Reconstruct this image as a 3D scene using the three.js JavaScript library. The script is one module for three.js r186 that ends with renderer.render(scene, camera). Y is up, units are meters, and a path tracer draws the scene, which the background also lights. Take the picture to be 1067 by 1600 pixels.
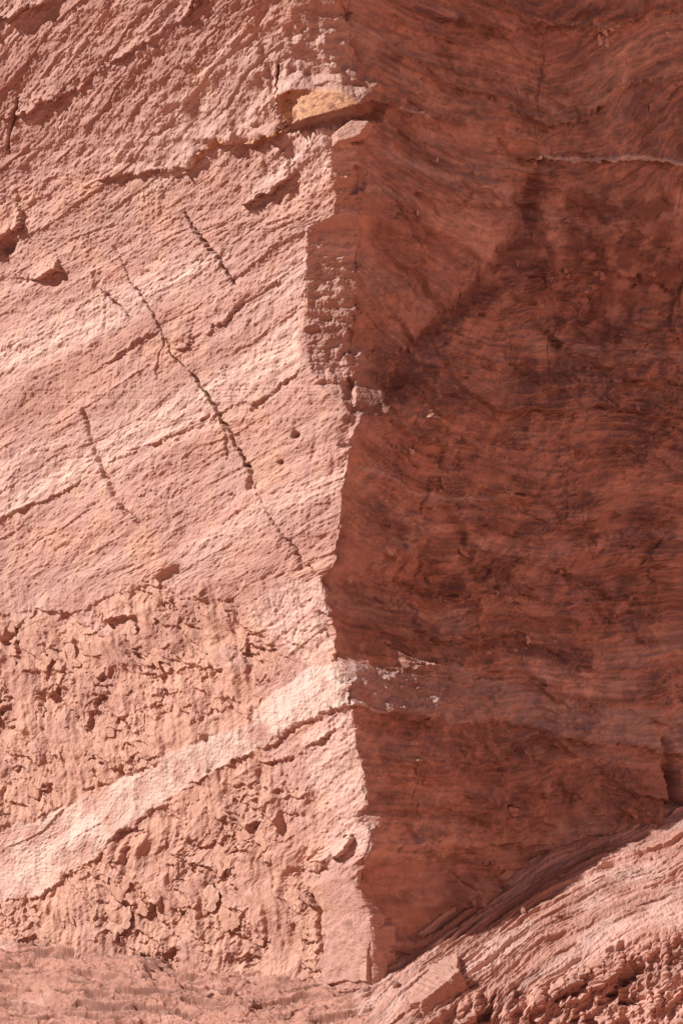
import * as THREE from 'three';
import { mergeVertices } from 'three/addons/utils/BufferGeometryUtils.js';

// ---------------------------------------------------------------- camera, sky, sun, exposure
const scene = new THREE.Scene();
const camera = new THREE.PerspectiveCamera(2 * Math.atan(8 / 45) * 180 / Math.PI, 682 / 1024, 0.5, 400);
camera.position.set(0, 0, 45);
camera.lookAt(0, 0, 0);
const SUN = new THREE.Vector3(-0.725, 0.58, 0.375).normalize();
{ // clear desert sky: blue overhead, paler towards the horizon, a soft aureole round the sun
  const W = 256, H = 128, d = new Float32Array(W * H * 4), v = new THREE.Vector3();
  for (let j = 0; j < H; j++) for (let i = 0; i < W; i++) {
    const el = (j + .5) / H * Math.PI - Math.PI / 2, az = ((i + .5) / W - .5) * 2 * Math.PI;
    v.set(Math.cos(el) * Math.cos(az), Math.sin(el), Math.cos(el) * Math.sin(az));
    const up = Math.max(0, v.y), g = Math.pow(1 - up, 3), a = Math.pow(Math.max(0, v.dot(SUN)), 24) * .6;
    const k = (j * W + i) * 4;
    d[k] = .21 + .40 * g + a; d[k + 1] = .31 + .34 * g + a * .95; d[k + 2] = .48 + .20 * g + a * .85; d[k + 3] = 1;
  }
  const sky = new THREE.DataTexture(d, W, H, THREE.RGBAFormat, THREE.FloatType);
  sky.mapping = THREE.EquirectangularReflectionMapping; sky.magFilter = sky.minFilter = THREE.LinearFilter; sky.needsUpdate = true;
  scene.background = sky; scene.environment = sky;
  scene.backgroundIntensity = scene.environmentIntensity = .2;
}
const sun = new THREE.DirectionalLight(new THREE.Color(1, .955, .89), 4.6);
sun.position.copy(SUN).multiplyScalar(60); sun.castShadow = true; sun.shadow.mapSize.set(4096, 4096);
Object.assign(sun.shadow.camera, { left: -26, right: 26, top: 26, bottom: -26, near: 1, far: 140 });
scene.add(sun, sun.target);
const renderer = new THREE.WebGLRenderer({ antialias: true });
renderer.toneMapping = THREE.LinearToneMapping;
renderer.toneMappingExposure = 1.33;
renderer.shadowMap.enabled = true;

// ---------------------------------------------------------------- numbers
let seed = 20431; const rnd = () => { seed = (seed * 1664525 + 1013904223) >>> 0; return seed / 4294967296; };
const rr = (a, b) => a + (b - a) * rnd();
const PERM = new Uint16Array(2048), GX = new Float32Array(1024), GY = new Float32Array(1024), RV = new Float32Array(1024);
for (let i = 0; i < 1024; i++) { PERM[i] = i; const a = rnd() * Math.PI * 2; GX[i] = Math.cos(a); GY[i] = Math.sin(a); RV[i] = rnd(); }
for (let i = 1023; i > 0; i--) { const j = Math.floor(rnd() * (i + 1)), q = PERM[i]; PERM[i] = PERM[j]; PERM[j] = q; }
for (let i = 0; i < 1024; i++) PERM[i + 1024] = PERM[i];
const hash = (i, j) => PERM[(PERM[i & 1023] + j) & 1023];
function pn(x, y) { // gradient noise, about -1..1
  const i = Math.floor(x), j = Math.floor(y), u = x - i, v = y - j;
  const a = hash(i, j), b = hash(i + 1, j), c = hash(i, j + 1), e = hash(i + 1, j + 1);
  const su = u * u * u * (u * (u * 6 - 15) + 10), sv = v * v * v * (v * (v * 6 - 15) + 10);
  const n0 = GX[a] * u + GY[a] * v, n1 = GX[b] * (u - 1) + GY[b] * v, n2 = GX[c] * u + GY[c] * (v - 1), n3 = GX[e] * (u - 1) + GY[e] * (v - 1);
  const p = n0 + (n1 - n0) * su; return 1.55 * (p + (n2 + (n3 - n2) * su - p) * sv);
}
function fbm(x, y, o, gain = .5) { let a = 1, s = 0; for (let i = 0; i < o; i++) { s += a * pn(x, y); x = x * 2.03 + 17.7; y = y * 2.03 - 9.3; a *= gain; } return s; }
function rid(x, y, o) { let a = 1, s = 0, w = 0; for (let i = 0; i < o; i++) { const q = 1 - Math.abs(pn(x, y)); s += a * q * q; w += a; x = x * 2.07 + 5.1; y = y * 2.07 + 3.3; a *= .5; } return s / w; }
const C = { f1: 0, f2: 0, id: 0, dx: 0, dy: 0 };
function cell(x, y) { // nearest and second nearest of jittered points
  const i = Math.floor(x), j = Math.floor(y); let f1 = 9, f2 = 9;
  for (let b = -1; b < 2; b++) for (let a = -1; a < 2; a++) {
    const h = hash(i + a, j + b), ex = i + a + .5 + .9 * (RV[h] - .5) - x, ey = j + b + .5 + .9 * (RV[(h + 411) & 1023] - .5) - y, d = ex * ex + ey * ey;
    if (d < f1) { f2 = f1; f1 = d; C.id = h; C.dx = -ex; C.dy = -ey; } else if (d < f2) f2 = d;
  }
  C.f1 = Math.sqrt(f1); C.f2 = Math.sqrt(f2); return C;
}
const sst = (a, b, x) => { let u = (x - a) / (b - a); u = u < 0 ? 0 : u > 1 ? 1 : u; return u * u * (3 - 2 * u); };
const mix = (a, b, k) => a + (b - a) * k;
function lut(T, x) { if (x <= T[0][0]) return T[0][1]; for (let i = 1; i < T.length; i++) if (x < T[i][0]) { const a = T[i - 1], b = T[i]; return a[1] + (b[1] - a[1]) * (x - a[0]) / (b[0] - a[0]); } return T[T.length - 1][1]; }

// ---------------------------------------------------------------- the wall: s metres along it from the corner (left of it negative), t metres up
const ARRIS = [[-8.911,0.510],[-6.749,0.462],[-6.158,0.412],[-5.960,0.293],[-5.467,0.323],[-5.220,0.432],[-4.873,0.423],[-4.081,0.343],[-3.486,0.214],[-2.990,0.135],[-2.414,0.065],[-2.195,-0.095],[-1.597,-0.215],[-1.079,-0.305],[-0.849,-0.135],[-0.300,-0.035],[0.400,0.025],[1.001,0.115],[1.753,0.225],[2.406,0.196],[3.211,0.236],[4.214,0.286],[5.000,0.315],[5.623,0.264],[6.046,0.223],[6.691,0.221],[7.235,0.112],[13.586,0.104]];   // [height, x of the corner]
const BEVEL = [[-8.911,0.000],[1.503,0.000],[1.723,0.264],[2.004,0.635],[2.406,0.761],[3.010,0.867],[3.814,0.910],[4.491,0.888],[4.658,0.455],[5.623,0.476],[5.952,0.582],[6.416,0.793],[6.782,1.005],[13.586,1.005]];   // [height, width of the split-off facet left of the corner]
const TURN = [[0, -47], [2.7, -47], [4.7, -25], [7, -20], [9, -10]];
function lean(t) { const a = 3.0, b = 6.6, u = Math.min(1, Math.max(0, (t - a) / (b - a))); return -.05 * t + .56 * ((b - a) * (u ** 3 - u ** 4 / 2) + Math.max(0, t - b)); }
const leanSlope = (t) => -.05 + .56 * sst(3.0, 6.6, t);
const facetTurn = (t) => -19 + 17 * sst(5.9, 6.5, t);
function theta(s, t, w) {
  const soft = t > 6 ? sst(6, 6.6, t) * 1.0 : 0;
  let a = 25; if (w > .02) a += (facetTurn(t) - 25) * sst(-w - .03 - soft, -w + .03 + soft * .3, s);
  const r = sst(-.03 - soft * .6, .03 + soft * .6, s);
  return (a + ((s > 0 ? lut(TURN, s) : -47) - a) * r) * Math.PI / 180;
}
function cornerZ(t) { // keeps the left face one plane, whatever has split off the corner
  const w = lut(BEVEL, t), n = 40, d = (w + 1.7) / n; let x = lut(ARRIS, t), z = 0;
  for (let i = 0; i < n; i++) { const th = theta(-(i + .5) * d, t, w); x -= Math.cos(th) * d; z += Math.sin(th) * d; }
  return .466 * x + z;
}
function cornerSmooth(t) { let a = 0, b = 0; for (let i = -8; i < 9; i++) { const o = i * .2, k = Math.exp(-(o * o) / .64); a += k * cornerZ(t + o); b += k; } return a / b; }
function rowBase(S, t) { // for ascending S: x, z and direction of the undisturbed wall at height t
  const n = S.length, X = new Float64Array(n), Z = new Float64Array(n), A = new Float64Array(n), w = lut(BEVEL, t);
  const xa = lut(ARRIS, t), x0 = xa + .018 * fbm(t * 2.3, 3.1, 4) + .012 * pn(t * 11, 8), zc = cornerZ(t), z0 = lean(t) + zc, dz = zc - cornerSmooth(t);
  let k = 0; while (k < n - 1 && S[k] < 0) k++;
  for (let dir = -1; dir < 2; dir += 2) {
    let s = 0, x = x0, z = z0;
    for (let i = dir < 0 ? k - 1 : k; i >= 0 && i < n; i += dir) {
      const d = S[i] - s, m = Math.max(1, Math.ceil(Math.abs(d) / .06));
      for (let q = 0; q < m; q++) { const th = theta(s + d * (q + .5) / m, t, w); x += Math.cos(th) * d / m; z += Math.sin(th) * d / m; }
      s = S[i]; X[i] = x; Z[i] = z - (s > 0 ? dz * (1 - Math.exp(-s / 1.5)) : 0); A[i] = theta(s, t, w);
    }
  }
  return { X, Z, A };
}

// lines and patches measured on the wall
function line(pts, o) { let a = 1e9, b = -1e9, c = 1e9, d = -1e9; for (const [x, y] of pts) { a = Math.min(a, x); b = Math.max(b, x); c = Math.min(c, y); d = Math.max(d, y); } return { pts, box: [a, b, c, d], ...o }; }
const Q = { d: 0, side: 0, k: 0 };
function near(L, x, y, closed) { // distance, side (+ is above a line drawn left to right) and share of the way along
  const p = L.pts, n = p.length; let best = 1e9, side = 1, kk = 0, ins = false;
  for (let i = 0; i < (closed ? n : n - 1); i++) {
    const a = p[i], b = p[(i + 1) % n], vx = b[0] - a[0], vy = b[1] - a[1], wx = x - a[0], wy = y - a[1];
    let u = (wx * vx + wy * vy) / (vx * vx + vy * vy); u = u < 0 ? 0 : u > 1 ? 1 : u;
    const ex = wx - vx * u, ey = wy - vy * u, d = ex * ex + ey * ey;
    if (d < best) { best = d; side = vx * wy - vy * wx > 0 ? 1 : -1; kk = (i + u) / (n - 1); }
    if (closed && (a[1] > y) !== (b[1] > y) && x < vx * (y - a[1]) / vy + a[0]) ins = !ins;
  }
  Q.d = Math.sqrt(best); Q.side = closed ? (ins ? 1 : -1) : side; Q.k = kk; return Q;
}
const out = (L, x, y, m) => x < L.box[0] - m || x > L.box[1] + m || y < L.box[2] - m || y > L.box[3] + m;
// a bed standing proud above its broken lower edge
const STEPS = [
  line([[-4.69,5.35],[-4.26,5.46],[-3.725,5.503],[-2.974,5.457],[-2.77,5.701],[-2.342,5.892],[-2.274,5.812],[-1.897,5.831],[-1.495,5.886],[-1.185,5.946]], { h: .05, h2: .2, fall: .8, ends: .12 }),
  line([[-1.218,6.1],[-0.776,6.153],[-0.419,6.299],[-0.062,6.427],[0.586,6.432],[1.515,6.358]], { h: .36, h2: .16, fall: .9, ends: .1 }),
  line([[-7.044,6.317],[-6.28,6.425],[-5.78,6.495],[-5.522,6.607],[-4.715,6.755],[-4.359,6.975],[-3.961,7.152],[-3.528,7.351],[-3.12,7.529],[-2.66,7.683],[-2.485,7.873],[-2.253,8.156]], { h: .085, h2: .10, fall: .13, ends: .2 }),
  line([[-6.752,7.86],[-6.026,7.879],[-5.54,7.997],[-5.18,8.075],[-4.587,8.202]], { h: .16, h2: .1, fall: .4, ends: .2 }),
  line([[-1.987,4.898],[-1.763,4.987],[-1.468,5.131],[-1.267,5.229],[-1.082,5.405]], { h: .12, h2: .15, fall: .34, ends: .07 }),
  line([[-7.281,4.434],[-6.539,4.54],[-6.283,4.686],[-6.087,4.74]], { h: .26, h2: .2, fall: .3, ends: .06 }),
  line([[-6.163,3.856],[-5.697,3.861],[-5.48,3.916],[-5.314,3.994]], { h: .1, h2: .16, fall: .2, ends: .06 }),
  line([[-3.095,2.596],[-2.845,2.724],[-2.642,2.852],[-2.414,2.918],[-2.06,3.165],[-1.786,3.381],[-1.294,3.73]], { h: .08, h2: .03, fall: .5, ends: .1 }),
  line([[-4.729,2.247],[-4.015,2.639],[-3.807,2.748],[-3.437,2.894]], { h: .02, h2: .05, fall: .3, ends: .1 }),
  line([[-6.912,-0.405],[-6.205,-0.127],[-5.261,0.231],[-4.452,0.646]], { h: .05, h2: .04, fall: .4, ends: .1 }),
  line([[-4.265,0.811],[-3.701,0.983],[-3.046,1.275],[-2.395,1.554],[-1.907,1.811]], { h: .05, h2: .05, fall: .4, ends: .1 }),
  line([[-1.876,1.628],[-1.373,1.925],[-0.808,2.269]], { h: .04, h2: .05, fall: .3, ends: .1 }),
  line([[-7.42,-6.61],[-6.664,-6.431],[-5.92,-6.286],[-5.297,-5.949],[-4.724,-5.609],[-4.381,-5.175],[-3.783,-4.841],[-2.666,-4.138],[-1.786,-3.756],[-1.285,-3.54],[-0.909,-3.329],[-0.31,-3.074],[-0.02,-2.986]], { h: .04, h2: .06, fall: .4, ends: .1 }),
  line([[-6.771,-1.808],[-6.005,-1.711],[-5.247,-1.606],[-4.539,-1.689],[-3.627,-1.294],[-2.894,-1.152],[-2.472,-1.383],[-1.785,-1.404],[-1.54,-1.876],[-0.889,-1.995],[-0.578,-2.109]], { h: .03, h2: .04, fall: .3, ends: .1 }),
  line([[-3.975,-1.846],[-3.715,-1.738],[-3.447,-1.703]], { h: .1, h2: .1, fall: .2, ends: .05 }),
  line([[-1.501,-3.975],[-1.002,-3.759],[-0.63,-3.598],[-0.247,-3.338]], { h: .03, h2: .08, fall: .25, ends: .1 }),
  line([[-0.523,-5.424],[-0.328,-5.262],[-0.267,-5.041]], { h: .12, h2: .12, fall: .25, ends: .06 }),
  line([[0.62,-5.432],[1.204,-5.402],[2.341,-5.572],[3.281,-5.755]], { h: .1, h2: .12, fall: .25, ends: .1 }),
  line([[3.27,6.184],[3.692,5.889],[4.284,5.865],[4.967,5.881],[5.59,6.015],[6.199,6.064],[7.013,6.057],[7.648,6.017]], { h: .08, h2: .26, fall: .9, ends: .2 }),
  line([[-0.05,-2.967],[0.32,-3.041],[1.022,-3.236],[2.21,-3.419],[3.43,-3.44],[4.415,-3.71],[5.58,-3.918],[7.445,-4.251]], { h: .1, h2: .07, fall: .5, ends: .1 }),
  line([[0.067,-2.414],[0.868,-2.507],[2.31,-2.38],[3,-2.716],[3.706,-2.763]], { h: -.02, h2: -.08, fall: .5, ends: .1 }),
  line([[1.511,-1.005],[2.319,-1.267],[3.213,-1.389],[3.935,-1.253]], { h: .12, h2: .1, fall: .3, ends: .1 }),
  line([[1.825,-1.903],[2.678,-2.188],[3.587,-2.111]], { h: .1, h2: .1, fall: .3, ends: .1 }),
  line([[4.662,-0.856],[5.569,-1.132],[6.224,-1.495],[7.518,-1.476],[8.153,-1.426]], { h: .07, h2: .12, fall: .3, ends: .1 }),
  line([[4.151,3.185],[5.057,2.607],[6.274,2.187],[7.741,2.266]], { h: .1, h2: .06, fall: .4, ends: .1 }),
  line([[2,6.88],[3.072,6.789],[4.3,6.429],[4.901,6.566],[5.702,7.071],[7.01,7.443]], { h: .08, h2: .1, fall: .4, ends: .2 }),
  line([[1.321,7.851],[3.452,7.901],[4.971,8.06],[6.164,8.192],[7.571,8.465]], { h: .1, h2: .16, fall: .3, ends: .2 }),
  line([[4.59,1.177],[5.359,0.947],[6.313,1.085],[7.708,1.538]], { h: .07, h2: .05, fall: .3, ends: .1 }),
  line([[0.773,-4.516],[1.28,-4.673],[2.815,-4.87],[4.737,-4.669]], { h: .04, h2: .06, fall: .3, ends: .1 }),
];
// open cracks and broad hollows
const CRACKS = [
  line([[-3.125,4.828],[-3.016,4.673],[-2.698,4.359],[-2.395,4.043],[-2.207,3.762],[-2.037,3.593]], { w: .016, d: .2 }),
  line([[-4.437,4.325],[-4.213,4.11],[-4.004,3.741],[-3.725,3.4],[-3.508,3.103],[-3.292,2.807],[-3.112,2.472],[-2.885,2.241]], { w: .011, d: .09 }),
  line([[-2.884,2.261],[-2.63,1.927],[-2.327,1.481],[-1.965,1.018],[-1.695,0.63]], { w: .017, d: .22 }),
  line([[-1.767,0.793],[-1.614,0.558],[-1.624,0.305]], { w: .05, d: .14 }), line([[-1.691,0.61],[-1.36,0.152],[-0.99,-0.353],[-0.579,-0.724],[-0.095,-1.002]], { w: .012, d: .07 }), line([[-2.327,1.481],[-2.188,1.122],[-2.16,0.816]], { w: .011, d: .08 }), line([[-3.292,2.807],[-3.416,2.479],[-3.48,2.066]], { w: .011, d: .06 }),
  line([[-4.88,1.673],[-4.621,1.147],[-4.361,0.677],[-3.863,0.052],[-3.44,-0.289]], { w: .04, d: .1 }),
  line([[-1.143,7.003],[-1.243,6.484],[-1.233,6.082]], { w: .016, d: .22 }),
  line([[-4.571,3.635],[-4.296,3.418],[-3.968,3.095]], { w: .014, d: .1 }),
  line([[-5.854,6.743],[-6.051,6.363],[-6.253,5.876]], { w: .03, d: .16 }),
  line([[-6.504,-2.225],[-5.992,-2.11],[-5.689,-1.843]], { w: .1, d: .13 }), line([[-6.616,-3.066],[-6.224,-2.531],[-5.967,-2.11]], { w: .12, d: .16 }),
  line([[4.31,5.742],[3.82,5.013],[3.531,4.279],[2.84,3.558],[2.073,3.021],[1.473,2.531],[0.845,1.816]], { w: .3, d: .2 }),
  line([[6.489,-3.774],[6.55,-4.31],[6.532,-4.844],[6.468,-5.27]], { w: .12, d: .34 }),
  line([[1.113,-3.941],[1.05,-4.386],[1.109,-4.791]], { w: .014, d: .07 }),
  line([[0.208,3.057],[0.688,2.718],[1.306,2.167],[1.725,1.652]], { w: .015, d: .05 }), line([[0.253,2.442],[0.543,2.608],[1.166,2.477]], { w: .012, d: .06 }),
  line([[0.767,1.216],[1.201,0.969],[1.808,0.669]], { w: .014, d: .06 }), line([[2.037,-5.678],[2.461,-6.123],[2.264,-6.56]], { w: .03, d: .12 }),
  line([[1.023,-2.031],[1.562,-2.352],[2.269,-2.43]], { w: .02, d: .07 }), line([[4.382,7.592],[4.332,7.242],[4.063,6.872],[4.044,6.16]], { w: .014, d: .06 }),
  line([[4.544,3.034],[4.502,2.485],[4.572,2.157]], { w: .013, d: .06 }), line([[-0.802,-5.937],[-0.872,-6.476],[-0.753,-7.158]], { w: .03, d: .12 }),
  line([[3.619,3.003],[3.783,2.466],[3.905,1.924]], { w: .012, d: .05 }), line([[5.536,2.175],[6.24,1.854],[7.072,1.532]], { w: .014, d: .06 }),
  line([[0.544,5.167],[1.154,4.723],[2.445,4.42]], { w: .014, d: .05 }), line([[6.376,6.798],[6.728,7.073],[7.018,7.291]], { w: .016, d: .08 }),
  line([[3.977,0.212],[4.13,0],[4.655,-0.214]], { w: .012, d: .06 }), line([[-0.98,-0.404],[-0.715,-0.604],[-0.438,-0.854],[-0.095,-1.002]], { w: .05, d: .06 }),
];
const PITS = [[[[-0.979,1.221]][0], .05, .16], [[[-1.155,0.788]][0], .04, .1], [[[-1.942,0.285]][0], .025, .08], [[[-3.521,0.289]][0], .016, .08], [[[4.32,5.847]][0], .07, .18], [[[-6.347,4.45]][0], .12, .16], [[[3.045,3.313]][0], .03, .1], [[[-3.456,-1.909]][0], .06, .1], [[[-1.507,-4.423]][0], .05, .1]];
// patches of different rock
const patch = (pts, o = {}) => line(pts, o);
const SLAB = patch([[-4.646,5.676],[-3.972,6.104],[-3.184,6.495],[-2.401,6.97],[-1.751,7.395],[-1.25,7.511],[-0.259,7.332],[0.048,6.393],[-1.185,5.946],[-1.897,5.831],[-2.342,5.892],[-2.77,5.701],[-2.974,5.457],[-3.725,5.503],[-4.321,5.443]]);
const TOPROCK = patch([[-8.244,10.216],[-1.219,9.641],[-1.75,7.423],[-2.394,6.998],[-3.18,6.523],[-3.964,6.133],[-4.642,5.696],[-5.788,5.249],[-9.085,4.979]]);
const PLASTER = patch([[-8.109,-5.331],[-6.669,-5.177],[-5.932,-5.04],[-5.307,-4.702],[-4.31,-4.282],[-3.566,-4],[-2.921,-3.725],[-2.537,-3.561],[-1.87,-3.359],[-1.651,-3.082],[-1.036,-2.715],[-0.552,-2.424],[0.009,-2.334],[0,-2.986],[-0.906,-3.309],[-1.782,-3.736],[-2.664,-4.118],[-3.78,-4.821],[-4.38,-5.154],[-4.725,-5.588],[-5.298,-5.928],[-5.918,-6.265],[-6.66,-6.39],[-8.171,-6.601]]);
const CRUST = patch([[-9.84,-1.748],[-5.996,-1.669],[-4.534,-1.668],[-3.621,-1.263],[-2.881,-1.08],[-2.346,-1.33],[-1.664,-1.372],[-1.312,-1.872],[-0.915,-2.115],[-1.514,-2.928],[-1.866,-3.339],[-1.566,-3.778],[-1.104,-4.307],[-0.837,-4.989],[-0.703,-5.98],[-0.84,-7.558],[-3.162,-8.325],[-10.526,-8.886]]);
const BAND = patch([[-7.641,-0.536],[-6.229,0.106],[-4.56,1.147],[-3.569,1.653],[-2.496,2.171],[-1.691,2.644],[-0.93,3.233],[-0.869,2.472],[-1.702,2.033],[-2.397,1.574],[-3.706,1.014],[-4.476,0.646],[-6.203,-0.148],[-7.596,-0.75]]);
const BAND2 = patch([[-7.945,2.258],[-6.448,2.76],[-5.013,3.356],[-4.08,3.847],[-2.578,4.253],[-2.222,4.037],[-3.579,3.313],[-4.857,2.722],[-6.44,2.229],[-7.979,1.719]]);
const RIMROCK = patch([[-1.371,-1.621],[-0.607,-1.058],[-0.054,-1.052],[0.036,-1.602],[-0.053,-2.345],[-0.663,-2.427],[-0.893,-2.015],[-1.312,-1.872]]);
const SPURROCK = patch([[-0.942,-3.509],[-0.028,-3.036],[0.026,-4.069],[0.056,-5.251],[-0.334,-5.364],[-0.592,-4.682],[-0.981,-4.203]]);
const GREYBED = patch([[0.087,-2.396],[1.468,-2.551],[2.42,-2.466],[3.434,-2.733],[4.197,-2.989],[5.019,-3.202],[7.636,-3.394],[7.454,-4.186],[5.591,-3.875],[4.426,-3.669],[3.439,-3.399],[2.22,-3.379],[1.031,-3.196],[-0.005,-2.947]]);
const ORANGE = patch([[-1.17,6.53],[-1.049,6.595],[-0.67,6.632],[-0.269,6.647],[-0.041,6.488],[-0.419,6.289],[-0.776,6.153],[-1.156,6.078]]);
const RECESS = patch([[-1.175,6.041],[-0.783,6.114],[-0.419,6.249],[-0.041,6.408],[0.648,6.419],[0.486,6.2],[0.144,6.087],[-0.207,6.085],[-0.381,6],[-0.934,5.914],[-1.16,5.888]]);
const ORANGE2 = patch([[-1.953,5.834],[-1.609,5.873],[-1.25,6.007],[-1.161,5.954],[-1.442,5.865],[-1.79,5.787]]), ORANGE3 = patch([[-2.816,5.703],[-2.277,5.946],[-2.257,5.85],[-2.717,5.669],[-2.854,5.491]]);
const SMOOTHBROWN = patch([[2.103,2.3],[2.486,2.848],[3.181,3.072],[3.64,2.57],[3.801,1.704],[2.883,1.576],[2.227,1.665]]);
const BASEBLOCK = patch([[-0.787,-5.837],[-0.219,-5.608],[0.094,-5.951],[0.317,-6.261],[0.265,-7.335],[-0.671,-7.398]]);
const NICHE = patch([[-0.036,-5.568],[1.097,-5.494],[2.046,-5.781],[2.2,-6.149],[2,-6.654],[0.887,-6.715],[-0.067,-6.526]]);
const STAINSHADE = [  // varnish patches, also painted dark to deepen the shade of this face
  patch([[4.279,5.813],[4.581,5.674],[4.283,5.038],[3.943,4.3],[3.3,3.528],[2.545,3.171],[2.085,2.831],[1.476,2.489],[1.005,2.262],[1.299,2.796],[2.049,3.358],[3.12,3.943],[3.515,4.486],[3.637,5.31]], { k: 1 }),  // follows the cleft, whose shade is put into the colour
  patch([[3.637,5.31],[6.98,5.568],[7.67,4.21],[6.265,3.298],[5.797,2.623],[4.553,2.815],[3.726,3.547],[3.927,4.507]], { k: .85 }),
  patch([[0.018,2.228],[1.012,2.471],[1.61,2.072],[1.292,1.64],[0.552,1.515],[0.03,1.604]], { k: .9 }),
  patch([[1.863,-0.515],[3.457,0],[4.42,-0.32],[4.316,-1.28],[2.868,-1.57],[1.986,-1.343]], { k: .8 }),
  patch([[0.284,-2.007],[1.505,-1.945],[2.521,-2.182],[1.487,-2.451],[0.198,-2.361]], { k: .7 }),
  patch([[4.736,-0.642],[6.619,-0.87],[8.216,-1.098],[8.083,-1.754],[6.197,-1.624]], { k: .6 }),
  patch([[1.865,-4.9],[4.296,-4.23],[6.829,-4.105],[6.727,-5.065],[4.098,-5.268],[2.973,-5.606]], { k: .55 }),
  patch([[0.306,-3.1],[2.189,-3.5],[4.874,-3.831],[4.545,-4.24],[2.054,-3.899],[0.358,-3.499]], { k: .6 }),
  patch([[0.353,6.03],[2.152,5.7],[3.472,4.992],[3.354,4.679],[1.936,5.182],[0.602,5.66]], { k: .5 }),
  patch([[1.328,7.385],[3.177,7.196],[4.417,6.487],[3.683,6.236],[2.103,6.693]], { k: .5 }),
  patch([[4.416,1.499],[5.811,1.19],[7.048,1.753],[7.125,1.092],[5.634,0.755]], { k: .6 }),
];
const VEINS = [ // thin pale mineral seams: centre line, half width, strength
  line([[4.201,5.933],[4.971,5.922],[5.591,6.057],[6.195,6.106],[7.009,6.099],[7.649,6.06]], { w: .05, k: 1 }), line([[0.676,6.432],[1.197,6.405],[1.706,6.337]], { w: .03, k: .8 }),
  line([[0.218,0.723],[0.906,0.589],[1.564,0.359],[2.365,0.208],[3.43,0.232],[3.964,0.34]], { w: .035, k: .45 }), line([[0.602,5.66],[1.503,5.524],[2.762,5.449],[3.639,5.33]], { w: .08, k: .35 }),
  line([[-0.072,-2.968],[0.184,-2.995],[0.595,-3.134]], { w: .025, k: .8 }), line([[-0.043,5.119],[0.532,5.068],[1.137,5.018]], { w: .07, k: .25 }), line([[4.487,8.086],[5.69,8.105],[6.956,8.316]], { w: .05, k: .35 }),
];
function inside(P, x, y, soft) { // 0..1
  if (out(P, x, y, soft)) return 0; near(P, x, y, true); return sst(-soft, soft, Q.d * Q.side);
}

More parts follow.
